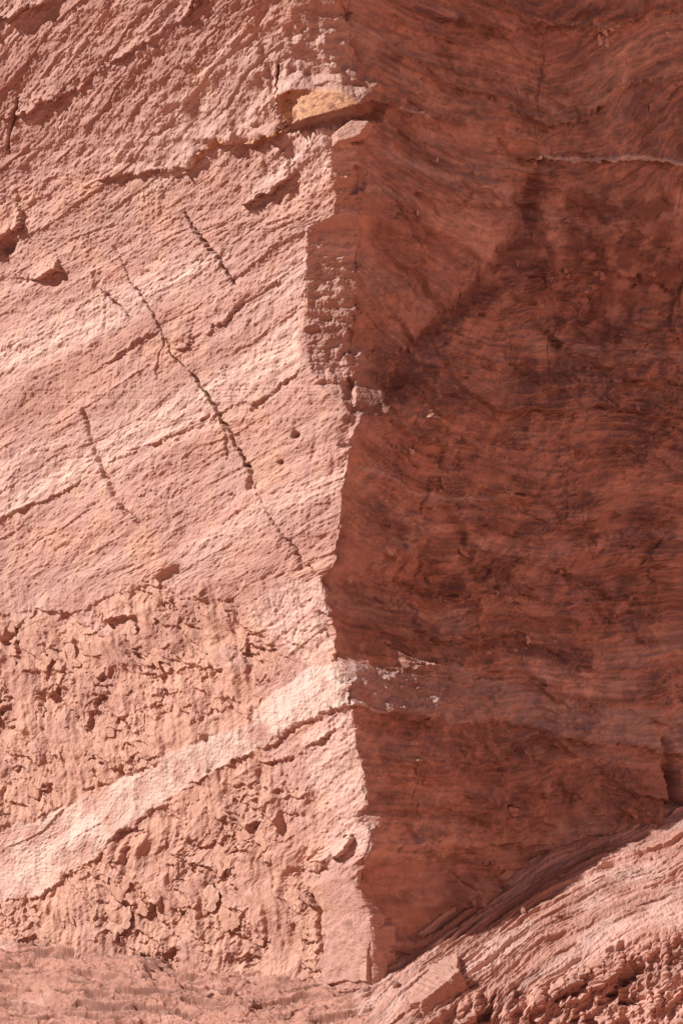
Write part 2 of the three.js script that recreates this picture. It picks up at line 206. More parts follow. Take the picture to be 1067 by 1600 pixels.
const KB = [[-8, .68], [-5, .68], [-2, .56], [1, .5], [4, .62], [7, .78], [9, .8]];
const DROP = [[-6, .2], [-3, .5], [-1, 1.0], [3, 1.5], [5, 1.1], [7, .6], [9, .5]];
const R = { h: 0, r: 0, g: 0, b: 0 };
function surface(s, t) { // relief (metres outwards) and rock colour at a place on the wall
  const wx = .045 * fbm(s * 1.7, t * 1.7, 4) + .016 * pn(s * 13, t * 13), wy = .045 * fbm(s * 1.7 + 31, t * 1.7 + 7, 4) + .016 * pn(s * 13 + 5, t * 13 + 50);
  const x = s + wx, y = t + wy, left = 1 - sst(-.05, .05, s);
  const bev = lut(BEVEL, t), facet = bev > .02 ? sst(-bev - .02, -bev + .02, x) * left * sst(-9, 3, 6 - t) : 0;
  // bedding: rises to the corner on the left, falls away from it on the right
  let bed = s < 0 ? t - lut(KB, t) * Math.min(0, s + bev * .7) - .1 * Math.max(s, -bev) : t + lut(DROP, t) * (1 - Math.exp(-s / 1.5)) - .38 * sst(3.5, 6.5, t) * Math.max(0, s - 4.4) + .10 * Math.sin(s * 1.7 + t * .8) * sst(1.5, 3.5, s);
  bed += .06 * fbm(s * .6, t * .9, 3);
  const along = s + .5 * t * left;
  const crust = sst(.3, .75, inside(CRUST, x + 2.5 * wx, y + 2.5 * wy, .75) + .34 * fbm(s * 1.9 + 5, t * 1.9, 4)), plast = sst(.25, .8, inside(PLASTER, x, y, .1) + .2 * fbm(s * 3 + 2, t * 3, 3) * sst(-1, -3, s)), top = inside(TOPROCK, x, y, .06) * left, slab = inside(SLAB, x, y, .05);
  let rough = crust * (1 - plast);
  // --- relief
  let h = .07 * fbm(s * .45 + 3, t * .4, 3);
  const grain = fbm(s * 26, t * 26, 3), lump = fbm(s * 5, t * 5, 4), fine = fbm(along * 3.2 + 9, bed * 13, 4);
  const smooth = Math.max(slab * .5, plast * .85);
  // beds: each ends below in a broken edge, here and there along its length
  const beds1 = (k, o, run) => { const u = bed * k + o + .16 * pn(along * 1.3, bed * 2 + o), i = Math.floor(u), f = u - i, q = hash(i + 300, o * 7 | 0); return RV[q] * sst(-.15, .45, fbm(along * run + RV[q] * 50, i * 3.7, 3)) * Math.exp(-f * 3.2); };
  if (left > 0) {
    let q = (.026 + .012 * top) * beds1(1.7, 3, .35) + .022 * beds1(4.3, 11, .7) * (1 - smooth) + .013 * beds1(11, 23, 1.4) * (1 - plast);
    q += .026 * fbm(along * .5, bed * 1.8, 4) + .009 * fine * (1 - .6 * plast);
    const broken = sst(-.15, .5, fbm(s * .8 + 11, t * .8, 3) + .15 * top) * (1 - smooth);
    cell(along * 3.1 + wx * 16, bed * 7 + wy * 16); q += RV[C.id] * .022 * broken;
    cell(along * 7 + wx * 22, bed * 15 + wy * 22); q += RV[C.id] * .012 * (1 - .8 * smooth) * sst(-.3, .6, lump);
    q += .0075 * (1 - .4 * smooth) * grain + .014 * lump * (1 - .7 * smooth) + .016 * top * fbm(s * 2.3, t * 2.3 + .8 * s, 5);
    const pit = fbm(along * 12, bed * 15, 2) - .34; if (pit > 0) q -= pit * .035 * (1 - .6 * plast);
    // run-down mud, combed by rain
    const run = sst(-.1, .5, fbm(s * 1.1 + 40, t * .45, 3)); q += run * (1 - top) * (1 - slab) * (.022 * fbm(s * 6 + wx * 6, t * .9, 3) + .005 * pn(s * 27, t * 3));
    if (facet > 0) q = mix(q, .02 * fbm(s * 1.5, t * 9, 4) + .03 * fbm(s * 5, t * 6, 4) + .012 * grain + .03 * RV[cell(s * 5 + wx * 8, t * 4 + wy * 8).id], facet * .9);
    if (rough > 0) {
      const ux = s + .14 * fbm(s * 2.4, t * 2.4, 4), uy = t + .14 * fbm(s * 2.4 + 9, t * 2.4 + 9, 4);
      const big = .10 * fbm(s * 1.3, t * 1.1, 3), comb = .04 * fbm(s * 7 + wx * 8, t * 1.2, 4);
      let r = big + comb;
      cell(ux * 1.9, uy * 1.25); r += .11 * (RV[C.id] - .5) - C.dy * .10 * (.2 + RV[(C.id + 77) & 1023]) - C.dx * .04;
      cell(ux * 4.1 + 9, uy * 2.7); r += .075 * (RV[C.id] - .5) - C.dy * .085 * (.1 + RV[(C.id + 77) & 1023]) - C.dx * .03;
      const crumb = sst(-.25, .45, fbm(s * 1.7 + 70, t * 1.7, 3));
      cell(ux * 9 + 3, uy * 6.5); r += (.05 * (RV[C.id] - .5) - C.dy * .05) * crumb;
      cell(ux * 19 + 3, uy * 16); r += (.03 * (RV[C.id] - .5)) * crumb + .022 * lump + .014 * grain;
      // smoothed patches where mud has run over it
      const calm = sst(-.15, .4, fbm(s * .9 + 90, t * .7 + 12, 4)); r = mix(r, big + 1.2 * comb + .012 * fine + .05, calm * .9);
      q = mix(q, .8 * r + .01, rough);
    }
    if (plast > 0) q += plast * (.03 + .012 * fbm(s * 4.5 + wx * 9, t * .9, 4) + .006 * grain);
    h += q * left;
  }
  if (left < 1) {
    const layered = Math.max(.45, sst(3.2, 5.4, t), .8 * sst(.1, .6, fbm(s * .5 + 15, t * .5, 3)), .7 * (1 - sst(.3, 1.4, s)));
    const offc = .1 + .9 * sst(.1, 1.1, s);
    let q = .10 * fbm(s * .8 + 4, bed * .9, 4) * offc + ((.03 + .07 * layered) * beds1(1.5, 5, .3) + .13 * layered * beds1(4.5, 17, .7) + .06 * layered * beds1(10, 29, 1.2)) * offc + .008 * (1 + layered) * fine + .03 * lump * sst(-.5, .6, pn(s * .9, t * .9 + 4)) + .006 * grain;
    // shells and scallops split off the face
    const lw = .3 * pn(s * 1.1 + 3, t * 1.1) + .06 * pn(s * 4, t * 4), lv = .3 * pn(s * 1.1 + 9, t * 1.1 + 5) + .06 * pn(s * 4 + 7, t * 4);
    cell(s * .42 + .7 * lw + 1.2 * wx, bed * 1.35 + lv + 1.5 * wy); q += (RV[C.id] * .08 - C.dy * .08 - C.dx * .03) * offc * (.4 + .6 * sst(-.4, .3, fbm(s * .7 + 44, t * .7, 2)));
    const br = sst(-.1, .5, fbm(s * .9 + 33, t * .9, 3));
    cell(s * 1.9 + 1.6 * lw, bed * 4.4 + 1.6 * lv); q += (RV[C.id] * .085 - C.dy * .06) * br * offc;
    cell(s * 4.2 + 3 * lw, bed * 11 + 3 * lv); q += (RV[C.id] * .03 - C.dy * .015) * br * offc;
    const crm = sst(-.05, .45, fbm(s * 1.1 + 91, t * 1.2 + 4, 4)) * (1 - .6 * sst(4, 6, t)); cell(s * 5 + wx * 9, t * 6.5 + wy * 9); q += (RV[C.id] * .06 - C.dy * .04) * crm * offc; cell(s * 12 + wx * 14, t * 14 + wy * 14); q += (RV[C.id] * .03 - C.dy * .015) * crm * offc;
    const gouge = rid(s * 1.1 + .9 * bed, bed * 1.6, 3); if (gouge > .9) q -= (gouge - .9) * .25 * offc;
    q += (.006 + .014 * layered) * fbm(along * .9, bed * 13, 3) * offc;
    cell(s * 8 + 5 * lw, bed * 20 + 5 * lv); q += RV[C.id] * .016 * sst(-.2, .5, fbm(s * 1.5 + 80, t * 1.5, 3)) * offc;
    const n = inside(NICHE, x, y, .05); q = mix(q, -.10 + .02 * lump + .006 * grain, n);
    h += q * (1 - left);
  }
  cell(s * 7 + wx * 12, t * 7 + wy * 12); let jx = x + .075 * (RV[C.id] - .5), jy = y + .075 * (RV[(C.id + 200) & 1023] - .5);
  cell(s * 19, t * 19); jx += .03 * (RV[C.id] - .5); jy += .03 * (RV[(C.id + 200) & 1023] - .5);
  for (const L of STEPS) {
    const reach = L.fall * 2.6; if (out(L, x, y, reach)) continue;
    near(L, jx, jy); const k = Q.k, H = mix(L.h, L.h2, k) * (.35 + .85 * sst(-.5, .5, fbm(x * 1.9 + L.box[0], y * 1.9, 3))); if (Q.d > reach) continue;
    // fade out past the ends of the line
    const a = L.pts[0], b = L.pts[L.pts.length - 1], over = Math.max(0, a[0] - x, x - b[0]);
    const fade = Math.exp(-over / (L.ends || .1)) * sst(0, .04, k + .005) * sst(0, .04, 1.005 - k);
    if (Q.side > 0) h += H * fade * Math.exp(-Q.d / L.fall) * sst(0, .012, Q.d); 
    else h -= H * .45 * fade * Math.exp(-Q.d / .10);
  }
  for (const L of CRACKS) { const m = L.w * 5; if (out(L, x, y, m)) continue; near(L, L.w < .06 ? x + .35 * (jx - x) : x, L.w < .06 ? y + .35 * (jy - y) : y); if (Q.d > m) continue; const w = Math.max(.0105, L.w * (.65 + .6 * Math.abs(pn(x * 1.5, y * 1.5 + 3)))); h -= L.d * Math.exp(-Q.d * Q.d / (w * w)) * (.65 + .4 * sst(-.35, .3, fbm(x * 1.1 + 60, y * 1.1, 2))) * sst(0, .1, Q.k + .02) * sst(0, .1, 1.02 - Q.k); }
  const ec = Math.abs(s + .02); if (ec < .3) { cell(s * 3 + 40, t * 2.6 + wy * 8); const k1 = RV[C.id]; cell(s * 8 + 40, t * 6.5); h -= .10 * sst(.24, .02, ec) * sst(.55, .75, k1) + .035 * sst(.13, .0, ec) * sst(.4, .7, RV[C.id]); }
  for (const [p, w, d] of PITS) { const dx = x - p[0], dy = y - p[1], e = (dx * dx * .6 + dy * dy) / (w * w); if (e < 9) h -= d * Math.exp(-e * e); }
  const o1 = inside(ORANGE, s, t, .03); const rec = inside(RECESS, jx, jy, .03); if (rec > 0) h = mix(h, -.16 + .02 * lump + .006 * grain, rec);
  if (o1 > 0) h = mix(h, .24 + .34 * (s + .5) + .012 * fbm(s * 6, t * 6, 3) + .006 * grain, o1);
  const bb = inside(BASEBLOCK, x, y, .04); if (bb > 0) h = mix(h, .12 + .03 * fbm(s * 2, t * 2, 3) + .008 * grain, bb * .8);
  for (const L of VEINS) if (L.k > .7 && !out(L, x, y, .2)) { near(L, s + wx * .6, t + wy * .6); h += .035 * (1 - sst(L.w * .5, L.w * 1.2, Q.d)) * (.5 + .8 * sst(-.3, .4, fbm(s * 5, t * 5, 3))); }
  R.h = h;
  // --- rock colour (linear)
  const beds = .5 + .5 * fbm(along * .12 + 2, bed * 1.5, 4), thin = fbm(along * .3, bed * 9, 3), spot = fbm(s * 1.1 + 20, t * 1.1, 4), speck = fbm(s * 34, t * 34, 2);
  let r, g, b;
  // pink sandstone, bed by bed, more orange where mud has run over it
  const mud = sst(-.2, .7, spot + .9 * rough - .3 * top), band = sst(.0, .6, fbm(along * .1 + 7, bed * .9 + 4, 4)), dull = sst(.05, .65, fbm(along * .16 + 26, bed * 1.6 + 2, 4) + .3 * top + .25 * pn(s * .8, t * .8));
  r = mix(.462, .495, mud); g = mix(.256, .268, mud); b = mix(.216, .206, mud);
  const v = 1 + .16 * (beds - .5) + (.04 + .06 * left) * thin + .085 * speck + .06 * pn(s * 3, t * 3); r *= v; g *= v * (1 + .03 * thin); b *= v * (1 + .04 * thin);
  r = mix(r, .39, dull * .75); g = mix(g, .195, dull * .75); b = mix(b, .155, dull * .75);
  let pale = Math.max(inside(BAND, x, y, .09) * .9, inside(BAND2, x, y, .2) * .8, inside(RIMROCK, x, y, .05) * .7, inside(SPURROCK, x, y, .05) * .6, slab * .35, band * .6 * (1 - top) * (1 - rough));
  pale = Math.min(1, pale * (.75 + .5 * thin)); r = mix(r, .69, pale * .85); g = mix(g, .48, pale * .85); b = mix(b, .42, pale * .85);
  const streak = sst(.1, .6, fbm(s * 5 + wx * 6, t * .7, 4)) * left * (1 - top); r *= 1 + .05 * streak; g *= 1 + .09 * streak; b *= 1 + .03 * streak;
  if (plast > 0) { const pl = plast * sst(-.45, .35, fbm(s * 1.8 + 4, t * 1.3, 4) + .3 + .12 * (s + 3)) * (.75 + .25 * pn(s * 9, t * 1.2)); { const k = .9 * pl, f = sst(-2.2, -.8, s); r = mix(r, mix(.64, .71, f), k); g = mix(g, mix(.475, .55, f), k); b = mix(b, mix(.40, .48, f), k); } }
  const or = Math.max(o1, inside(ORANGE2, s, t, .02), inside(ORANGE3, s, t, .02)); if (or > 0) { const sp = sst(.25, .5, fbm(s * 9, t * 9, 3)); r = mix(r, .60, or); g = mix(g, .325, or); b = mix(b, .195, or); r *= 1 - .45 * sp * or; g *= 1 - .5 * sp * or; b *= 1 - .4 * sp * or; }
  if (left < 1) { // past the corner: purple seams, and blotchy dark varnish strengthened to paint in shade
    const k0 = 1 - left, pur = sst(.1, .8, fbm(s * .25 + 6, bed * 1.3 + 2, 4)) * k0;
    r = mix(r, .40, pur * .4); g = mix(g, .225, pur * .4); b = mix(b, .19, pur * .4);
    const lam = sst(.0, .6, fbm(along * .3 + 70, bed * 8 + 4, 5)) * k0 * (.25 + .75 * Math.max(sst(3, 5.5, t), sst(-.1, .5, fbm(s * .8 + 12, t * .9, 3)))); r = mix(r, .24, lam * .36); g = mix(g, .115, lam * .36); b = mix(b, .095, lam * .36);
    const rust = sst(.0, .6, fbm(s * .7 + 61, t * .8 + 5, 4) - .12 * t * .3) * k0; r = mix(r, .50, rust * .35); g = mix(g, .235, rust * .35); b = mix(b, .15, rust * .35);
    const fl = 1 + k0 * (.05 * fbm(along * 1.1 + 8, bed * 19, 3) + .20 * fbm(s * 4.5 + wx * 8, t * 5.5 + wy * 8, 5) + .08 * speck); r *= fl; g *= fl; b *= fl;
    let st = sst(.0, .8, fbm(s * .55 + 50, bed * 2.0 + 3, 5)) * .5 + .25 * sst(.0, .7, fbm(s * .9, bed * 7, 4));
    for (const P of STAINSHADE) { const k = inside(P, x + 3 * wx, y + 3 * wy, .25); if (k > 0) st = Math.max(st, k * P.k * (P.k === 1 ? sst(-1.5, .1, fbm(s * 2 + 7, t * 2.6, 5)) : sst(-.7, .35, fbm(s * 2.1 + 7, t * 2.8, 5)))); }
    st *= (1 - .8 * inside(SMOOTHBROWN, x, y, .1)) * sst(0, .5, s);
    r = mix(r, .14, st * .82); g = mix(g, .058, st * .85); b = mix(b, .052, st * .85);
    const gy = inside(GREYBED, x, y, .04) * sst(-.6, .1, fbm(s * 1.6, t * 2, 3) + .4) * k0; r = mix(r, .48, gy * .7); g = mix(g, .345, gy * .7); b = mix(b, .33, gy * .7);
    for (const L of VEINS) { if (out(L, x, y, .3)) continue; near(L, s + wx * .6, t + wy * .6); const k = L.k * (1 - sst(L.w * .4, L.w * 1.3, Q.d)) * sst(-.7, .1, fbm(s * 7, t * 7, 2) + .35) * k0; if (k > 0) { r = mix(r, .66, k); g = mix(g, .52, k); b = mix(b, .49, k); } }
  }
  R.r = r; R.g = g; R.b = b; return R;
}

// ---------------------------------------------------------------- meshes
const GRIT = (() => { // sand grains and small chips, one tile is 3 m
  const n = 1024, d = new Uint8Array(n * n * 4), per = (x, y, f, o) => { // noise that wraps round the tile
    const u = x / n, v = y / n, a = fbm(u * f, v * f, o), b = fbm((u - 1) * f, v * f, o), c = fbm(u * f, (v - 1) * f, o), e = fbm((u - 1) * f, (v - 1) * f, o);
    const p = sst(.85, 1, u), q = sst(.85, 1, v); return mix(mix(a, b, p), mix(c, e, p), q); };
  for (let y = 0; y < n; y++) for (let x = 0; x < n; x++) { const v = .5 + .2 * per(x, y, 110, 3) + .1 * per(x, y, 60, 2), k = (y * n + x) * 4; d[k] = d[k + 1] = d[k + 2] = Math.max(0, Math.min(255, v * 255)); d[k + 3] = 255; }
  const t = new THREE.DataTexture(d, n, n); t.wrapS = t.wrapT = THREE.RepeatWrapping; t.magFilter = THREE.LinearFilter; t.needsUpdate = true; return t;
})();
const rock = new THREE.MeshStandardMaterial({ vertexColors: true, roughness: .93, metalness: 0, bumpMap: GRIT, bumpScale: .016 });
const bare = new THREE.MeshStandardMaterial({ vertexColors: true, roughness: .93, metalness: 0 });
function grid(nx, ny, P, Col, uv) {
  const g = new THREE.BufferGeometry(); g.setAttribute('position', new THREE.BufferAttribute(P, 3)); g.setAttribute('color', new THREE.BufferAttribute(Col, 3));
  if (uv) { const U = new Float32Array(nx * ny * 2); for (let e = 0; e < nx * ny; e++) { const q = uv(e); U[e * 2] = q[0] / 3; U[e * 2 + 1] = q[1] / 3; } g.setAttribute('uv', new THREE.BufferAttribute(U, 2)); }
  const I = new Uint32Array((nx - 1) * (ny - 1) * 6); let k = 0;
  for (let j = 0; j < ny - 1; j++) for (let i = 0; i < nx - 1; i++) { const a = j * nx + i, b = a + 1, c = a + nx, d = c + 1; I[k++] = a; I[k++] = b; I[k++] = d; I[k++] = a; I[k++] = d; I[k++] = c; }
  g.setIndex(new THREE.BufferAttribute(I, 1)); g.computeVertexNormals(); return g;
}
function axis(a, b, step, lo, hi) { // even steps from a to b, then growing ones to lo and hi
  const v = []; for (let x = a; x < b; x += step) v.push(x); v.push(b);
  for (let x = b, d = step; x < hi;) { d *= 1.35; x = Math.min(hi, x + d); v.push(x); }
  for (let x = a, d = step; x > lo;) { d *= 1.35; x = Math.max(lo, x - d); v.unshift(x); }
  return v;
}
function mesh(name, g, m, parent) { const o = new THREE.Mesh(g, m); o.name = name; o.castShadow = o.receiveShadow = true; parent.add(o); return o; }
const STEP = typeof QUALITY === 'number' ? QUALITY : .0152;
const cliff = new THREE.Group(); cliff.name = 'cliff'; scene.add(cliff);
Object.assign(cliff.userData, { label: 'red sandstone cliff with a sharp corner between its sunlit and shaded faces', category: 'cliff', kind: 'structure' });
const TT = axis(-7.5, 8.35, STEP, -9.5, 15);
const LOW = { x: [], z: [] };
function face(name, S) {
  const nx = S.length, ny = TT.length, P = new Float32Array(nx * ny * 3), K = new Float32Array(nx * ny * 3);
  for (let j = 0; j < ny; j++) {
    const t = TT[j], { X, Z, A } = rowBase(S, t), l = leanSlope(t);
    for (let i = 0; i < nx; i++) {
      const q = surface(S[i], t), th = A[i], c = Math.cos(th), sn = Math.sin(th), n = 1 / Math.hypot(1, c * l), k = (j * nx + i) * 3;
      P[k] = X[i] - sn * q.h * n; P[k + 1] = t - c * l * q.h * n; P[k + 2] = Z[i] + c * q.h * n;
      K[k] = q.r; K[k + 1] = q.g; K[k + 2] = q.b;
    }
  }
  return mesh(name, grid(nx, ny, P, K, (e) => [S[e % nx], TT[e / nx | 0]]), rock, cliff);
}
const FL = face('face_left', axis(-6.75, 0, STEP, -15, 0));
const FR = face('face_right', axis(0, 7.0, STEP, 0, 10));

// ---------------------------------------------------------------- the sloping ledge at the foot
const foot = { S: axis(-7, 7, .05, -15, 10) }; Object.assign(foot, rowBase(foot.S, -6.6));
const footZ = (x) => { const X = foot.X; let a = 0, b = X.length - 1; if (x <= X[0]) return foot.Z[0]; if (x >= X[b]) return foot.Z[b]; while (b - a > 1) { const m = (a + b) >> 1; if (X[m] <= x) a = m; else b = m; } return mix(foot.Z[a], foot.Z[b], (x - X[a]) / (X[b] - X[a])); };
const footZs = (x) => { let a = 0, b = 0; for (let i = -6; i < 7; i++) { const k = 1 - Math.abs(i) / 7; a += k * footZ(x + i * .13); b += k; } return a / b; };
const FOOTY = [[-8, -7.0], [-5.6, -7.05], [-3, -7.12], [-1, -7.3], [.45, -7.28], [.75, -7.0], [1.1, -6.75], [1.6, -6.55], [2.2, -6.25], [3.2, -5.8], [4.2, -5.42], [5.3, -5.1], [6, -4.9], [9, -4.4]];
const EDGER = [[-15, 5], [.9, 3.2], [1.3, 2.7], [1.6, 2.15], [2.1, 2.3], [3, 2.75], [3.7, 2.9], [4.6, 3.0], [5.4, 3.0], [12, 3.4]];
const SLOPE = .47; let ledgeAt;
{ // x across, w the distance down the slope from the foot of the wall; past the broken edge the rock drops away
  const X = axis(-5.75, 6.05, STEP * 1.05, -15, 12), W = axis(-.5, 4.7, STEP * .7, -3, 9), nx = X.length, nw = W.length, n3 = nx * nw * 3;
  const B = new Float32Array(n3), P = new Float32Array(n3), K = new Float32Array(n3), F = new Float32Array(nx * nw);
  for (let i = 0; i < nx; i++) {
    const x = X[i], zb = footZs(x), ed = lut(EDGER, x) + .2 * fbm(x * 1.4, 4.4, 4) + .05 * pn(x * 9, 1);
    let y = (lut(FOOTY, x - .25) + 2 * lut(FOOTY, x) + lut(FOOTY, x + .25)) / 4 - SLOPE * W[0], z = zb + W[0], a0 = Math.atan(SLOPE), last = W[0];
    for (let j = 0; j < nw; j++) {
      const f = sst(ed - .2, ed + .25, W[j]), a = mix(a0, 1.12, f), d = W[j] - last; last = W[j];
      y -= Math.sin(a) * d * 1.1; z += Math.cos(a) * d * 1.1; const k = ((nw - 1 - j) * nx + i) * 3; B[k] = x; B[k + 1] = y; B[k + 2] = z; F[k / 3] = f;
    }
  }
  const gb = grid(nx, nw, B.slice(), K), N = gb.getAttribute('normal');
  for (let j = 0; j < nw; j++) for (let i = 0; i < nx; i++) {
    const e = j * nx + i, k = e * 3, x = X[i], w = W[nw - 1 - j], face = F[e], zz = w + .10 * fbm(x * .35 + 3, .7, 3);
    const wx = .05 * fbm(x * 2, zz * 2, 3), bed = zz + (x < .6 ? .2 : .09) * (x - .6) + .14 * fbm(x * .45, zz * .7, 4) + .5 * wx, along = x - .2 * zz;
    const bd = (c, o, run) => { const u = bed * c + o, q0 = Math.floor(u), f = u - q0, q = hash(q0 + 300, o), e = 1 - Math.min(.5, (x < .5 ? .13 : .04) * c); return RV[q] * sst(-.3, .4, fbm(along * run + RV[q] * 50, q0 * 3.7, 3)) * (f < e ? Math.pow(f / e, 1.4) : 1 - sst(e, 1, f)); };
    const lf = sst(.9, -.3, x), wl = .5 + .15 * lf;
    let h = .06 * fbm(x * .7, zz * .9, 3) + wl * (.15 * bd(1.7, 3, .4) + .085 * bd(4.1, 9, .7) + .045 * bd(9, 14, 1.1) + .02 * bd(16, 21, 1.6)) + .028 * fbm(along * .9, bed * 9, 5) + (.012 + .014 * lf) * fbm(along * 2.4, bed * 22, 4) + .012 * fbm(x * 18, zz * 22, 3) + lf * (.05 * fbm(x * 2.6, zz * 5.5, 5) + .035 * (RV[cell(along * 3.2 + wx * 10, bed * 8 + wx * 8).id] - .5));
    cell(along * 2.2 + wx * 12, bed * 9 + wx * 8); h += .03 * RV[C.id] * sst(-.1, .5, fbm(x * .9 + 20, zz * 1.2, 3));
    const r0 = sst(.1, .6, fbm(x * .9 + 8, zz * .8, 3)); cell(x * 9 + wx * 9, zz * 11); h += Math.max(r0, lf * .8) * .035 * (RV[C.id] - .4); const gap = fbm(along * .9, bed * 5 + 30, 3); const g0 = .4 - .22 * lf; if (gap > g0) h -= Math.min(.1 + .05 * lf, (gap - g0) * .5);
    if (face > 0) {
      const qx = x + .5 * w + .2 * fbm(x * 1.7, w * 1.7, 4), qw = w - .35 * x + .2 * fbm(x * 1.7 + 7, w * 1.7, 4); let r = .12 * fbm(x * 1.2, w * 1.4, 4) + .06 * fbm(x * 4.5, w * 6, 4);
      cell(qx * 1.9, qw * 2.4); r += .07 * (RV[C.id] - .5); cell(qx * 4.7, qw * 6.5); r += .04 * (RV[C.id] - .5); cell(qx * 11, qw * 15); r += .015 * (RV[C.id] - .5) + .02 * fbm(x * 22, w * 24, 3);
      r += .05 * bd(2.3, 5, .7) + .03 * bd(6, 7, 1); const cav = fbm(x * 1.5 + 3, w * 2.8, 4); if (cav > .3) r -= Math.min(.2, (cav - .3) * .5);
      h = mix(h, r, face);
    }
    P[k] = B[k] + N.getX(e) * h; P[k + 1] = B[k + 1] + N.getY(e) * h; P[k + 2] = B[k + 2] + N.getZ(e) * h;
    const v = 1 + .18 * fbm(along * .4, bed * 3, 4) + .12 * fbm(along * 1.2, bed * 13, 3) + .06 * fbm(x * 28, zz * 28, 2);
    const dusty = sst(-.3, .5, fbm(x * .8 + 4, bed * 1.5, 4) - .7 * sst(.6, -.6, x)) * (1 - face * .8);
    K[k] = mix(.45 - .05 * lf, .56, dusty) * v; K[k + 1] = mix(.232 - .035 * lf, .345, dusty) * v; K[k + 2] = mix(.182 - .032 * lf, .292, dusty) * v;  // darker to the left: shade of the rough beds painted into the colour
  }
  ledgeAt = (x, w) => { let i = 0, j = 0; while (i < nx - 1 && X[i] < x) i++; while (j < nw - 1 && W[j] < w) j++; const k = ((nw - 1 - j) * nx + i) * 3; return new THREE.Vector3(P[k], P[k + 1], P[k + 2]); };
  const o = mesh('rock_ledge', grid(nx, nw, P, K, (e) => [X[e % nx], W[nw - 1 - (e / nx | 0)]]), rock, scene);
  Object.assign(o.userData, { label: 'sloping ledge of thin red sandstone beds along the cliff foot', category: 'ledge', kind: 'structure' });
}

// ---------------------------------------------------------------- the canyon round about, out of view, that throws warm light into the shade
{
  const X = axis(-40, 40, 1, -60, 60), Z = axis(1, 60, 1, -30, 70), nx = X.length, nz = Z.length, P = new Float32Array(nx * nz * 3), K = new Float32Array(nx * nz * 3);
  for (let j = 0; j < nz; j++) for (let i = 0; i < nx; i++) {
    const x = X[i], z = Z[nz - 1 - j], k = (j * nx + i) * 3, v = 1 + .12 * fbm(x * .3, z * .3, 4);
    P[k] = x; P[k + 1] = -11 + 9.2 * sst(14, 46, z) + .5 * fbm(x * .12, z * .12, 4) * sst(46, 30, z); P[k + 2] = z; K[k] = .54 * v; K[k + 1] = .26 * v; K[k + 2] = .18 * v;
  }
  const o = mesh('canyon_floor', grid(nx, nz, P, K), bare, scene);
  Object.assign(o.userData, { label: 'red sandy canyon floor sloping below the cliff', category: 'ground', kind: 'structure' });
}
{
  const U = axis(0, 44, .6, 0, 44), V = axis(-12, 13, .6, -12, 13), nx = U.length, nz = V.length, P = new Float32Array(nx * nz * 3), K = new Float32Array(nx * nz * 3);
  for (let j = 0; j < nz; j++) for (let i = 0; i < nx; i++) {
    const u = U[i], y = V[j], k = (j * nx + i) * 3, v = 1 + .15 * fbm(u * .15, y * .8, 4);
    P[k] = 16.5 + .18 * u + 1.2 * fbm(u * .15, y * .2, 4) + .12 * (y + 12); P[k + 1] = y; P[k + 2] = -8 + u; K[k] = .54 * v; K[k + 1] = .26 * v; K[k + 2] = .18 * v;
  }
  const o = mesh('canyon_wall', grid(nx, nz, P, K), bare, scene);
  Object.assign(o.userData, { label: 'sunlit red canyon wall facing the cliff from the right', category: 'canyon wall', kind: 'structure' });
}
// ---------------------------------------------------------------- loose pieces
const V3 = (x, y, z) => new THREE.Vector3(x, y, z);
function onWall(s, t, off = 0) { // a point of the wall's broken surface with the way it faces
  const { X, Z, A } = rowBase([s], t), l = leanSlope(t), c = Math.cos(A[0]), sn = Math.sin(A[0]), n = V3(-sn, -c * l, c).normalize(), h = surface(s, t).h + off;
  return { p: V3(X[0], t, Z[0]).addScaledVector(n, h), n, right: V3(c, 0, sn), col: [R.r, R.g, R.b] };
}
function tinted(g, col, f = 6, amt = .1) { // vertex colours round a base colour
  const p = g.getAttribute('position'), k = new Float32Array(p.count * 3);
  for (let i = 0; i < p.count; i++) { const v = 1 + amt * fbm(p.getX(i) * f + p.getZ(i) * 3, p.getY(i) * f + p.getZ(i) * 5, 3); k[i * 3] = col[0] * v; k[i * 3 + 1] = col[1] * v; k[i * 3 + 2] = col[2] * v; }
  g.setAttribute('color', new THREE.BufferAttribute(k, 3)); return g;
}
// a broken stone: planes cut a ball, then the faces are roughened; size in metres
function stone(sx, sy, sz, planes, detail, roughness, col) {
  let g = new THREE.IcosahedronGeometry(1, detail); g.deleteAttribute('uv'); g.deleteAttribute('normal'); g = mergeVertices(g, 1e-5);
  const p = g.getAttribute('position'), v = V3(), o = rnd() * 90;
  for (let i = 0; i < p.count; i++) {
    v.fromBufferAttribute(p, i).normalize(); let r = 1.25;
    for (const [a, b, c, d] of planes) { const m = Math.hypot(a, b, c), q = (v.x * a + v.y * b + v.z * c) / m; if (q > .05) r = Math.min(r, d / q); }
    const x = v.x * r * sx, y = v.y * r * sy, z = v.z * r * sz, m = 1 / Math.max(sx, sy, sz), e = 1 + roughness * (fbm((x + .6 * z) * 2.2 * m + o, (y - .5 * z) * 2.2 * m, 4) + .4 * fbm((x - .7 * z) * 6 * m + o, (y + .4 * x) * 8 * m, 4) + .35 * (RV[cell((x + .8 * z) * 5 * m + o, (y - .5 * z) * 8 * m).id] - .5));
    p.setXYZ(i, x * e, y * e, z * e);
  }
  g.computeVertexNormals(); const U = []; for (let i = 0; i < p.count; i++) U.push((p.getX(i) + .5 * p.getZ(i)) / 3 + o, (p.getY(i) - .4 * p.getZ(i)) / 3); g.setAttribute('uv', new THREE.Float32BufferAttribute(U, 2)); return tinted(g, col, 5, .14);
}
const someCuts = (n) => Array.from({ length: n }, () => [rr(-1, 1), rr(-1, 1), rr(-1, 1), rr(.62, .95)]);
function put(name, g, pos, label, category, group) { const o = mesh(name, g, rock, scene); o.position.copy(pos); o.userData = { label, category }; if (group) o.userData.group = group; return o; }

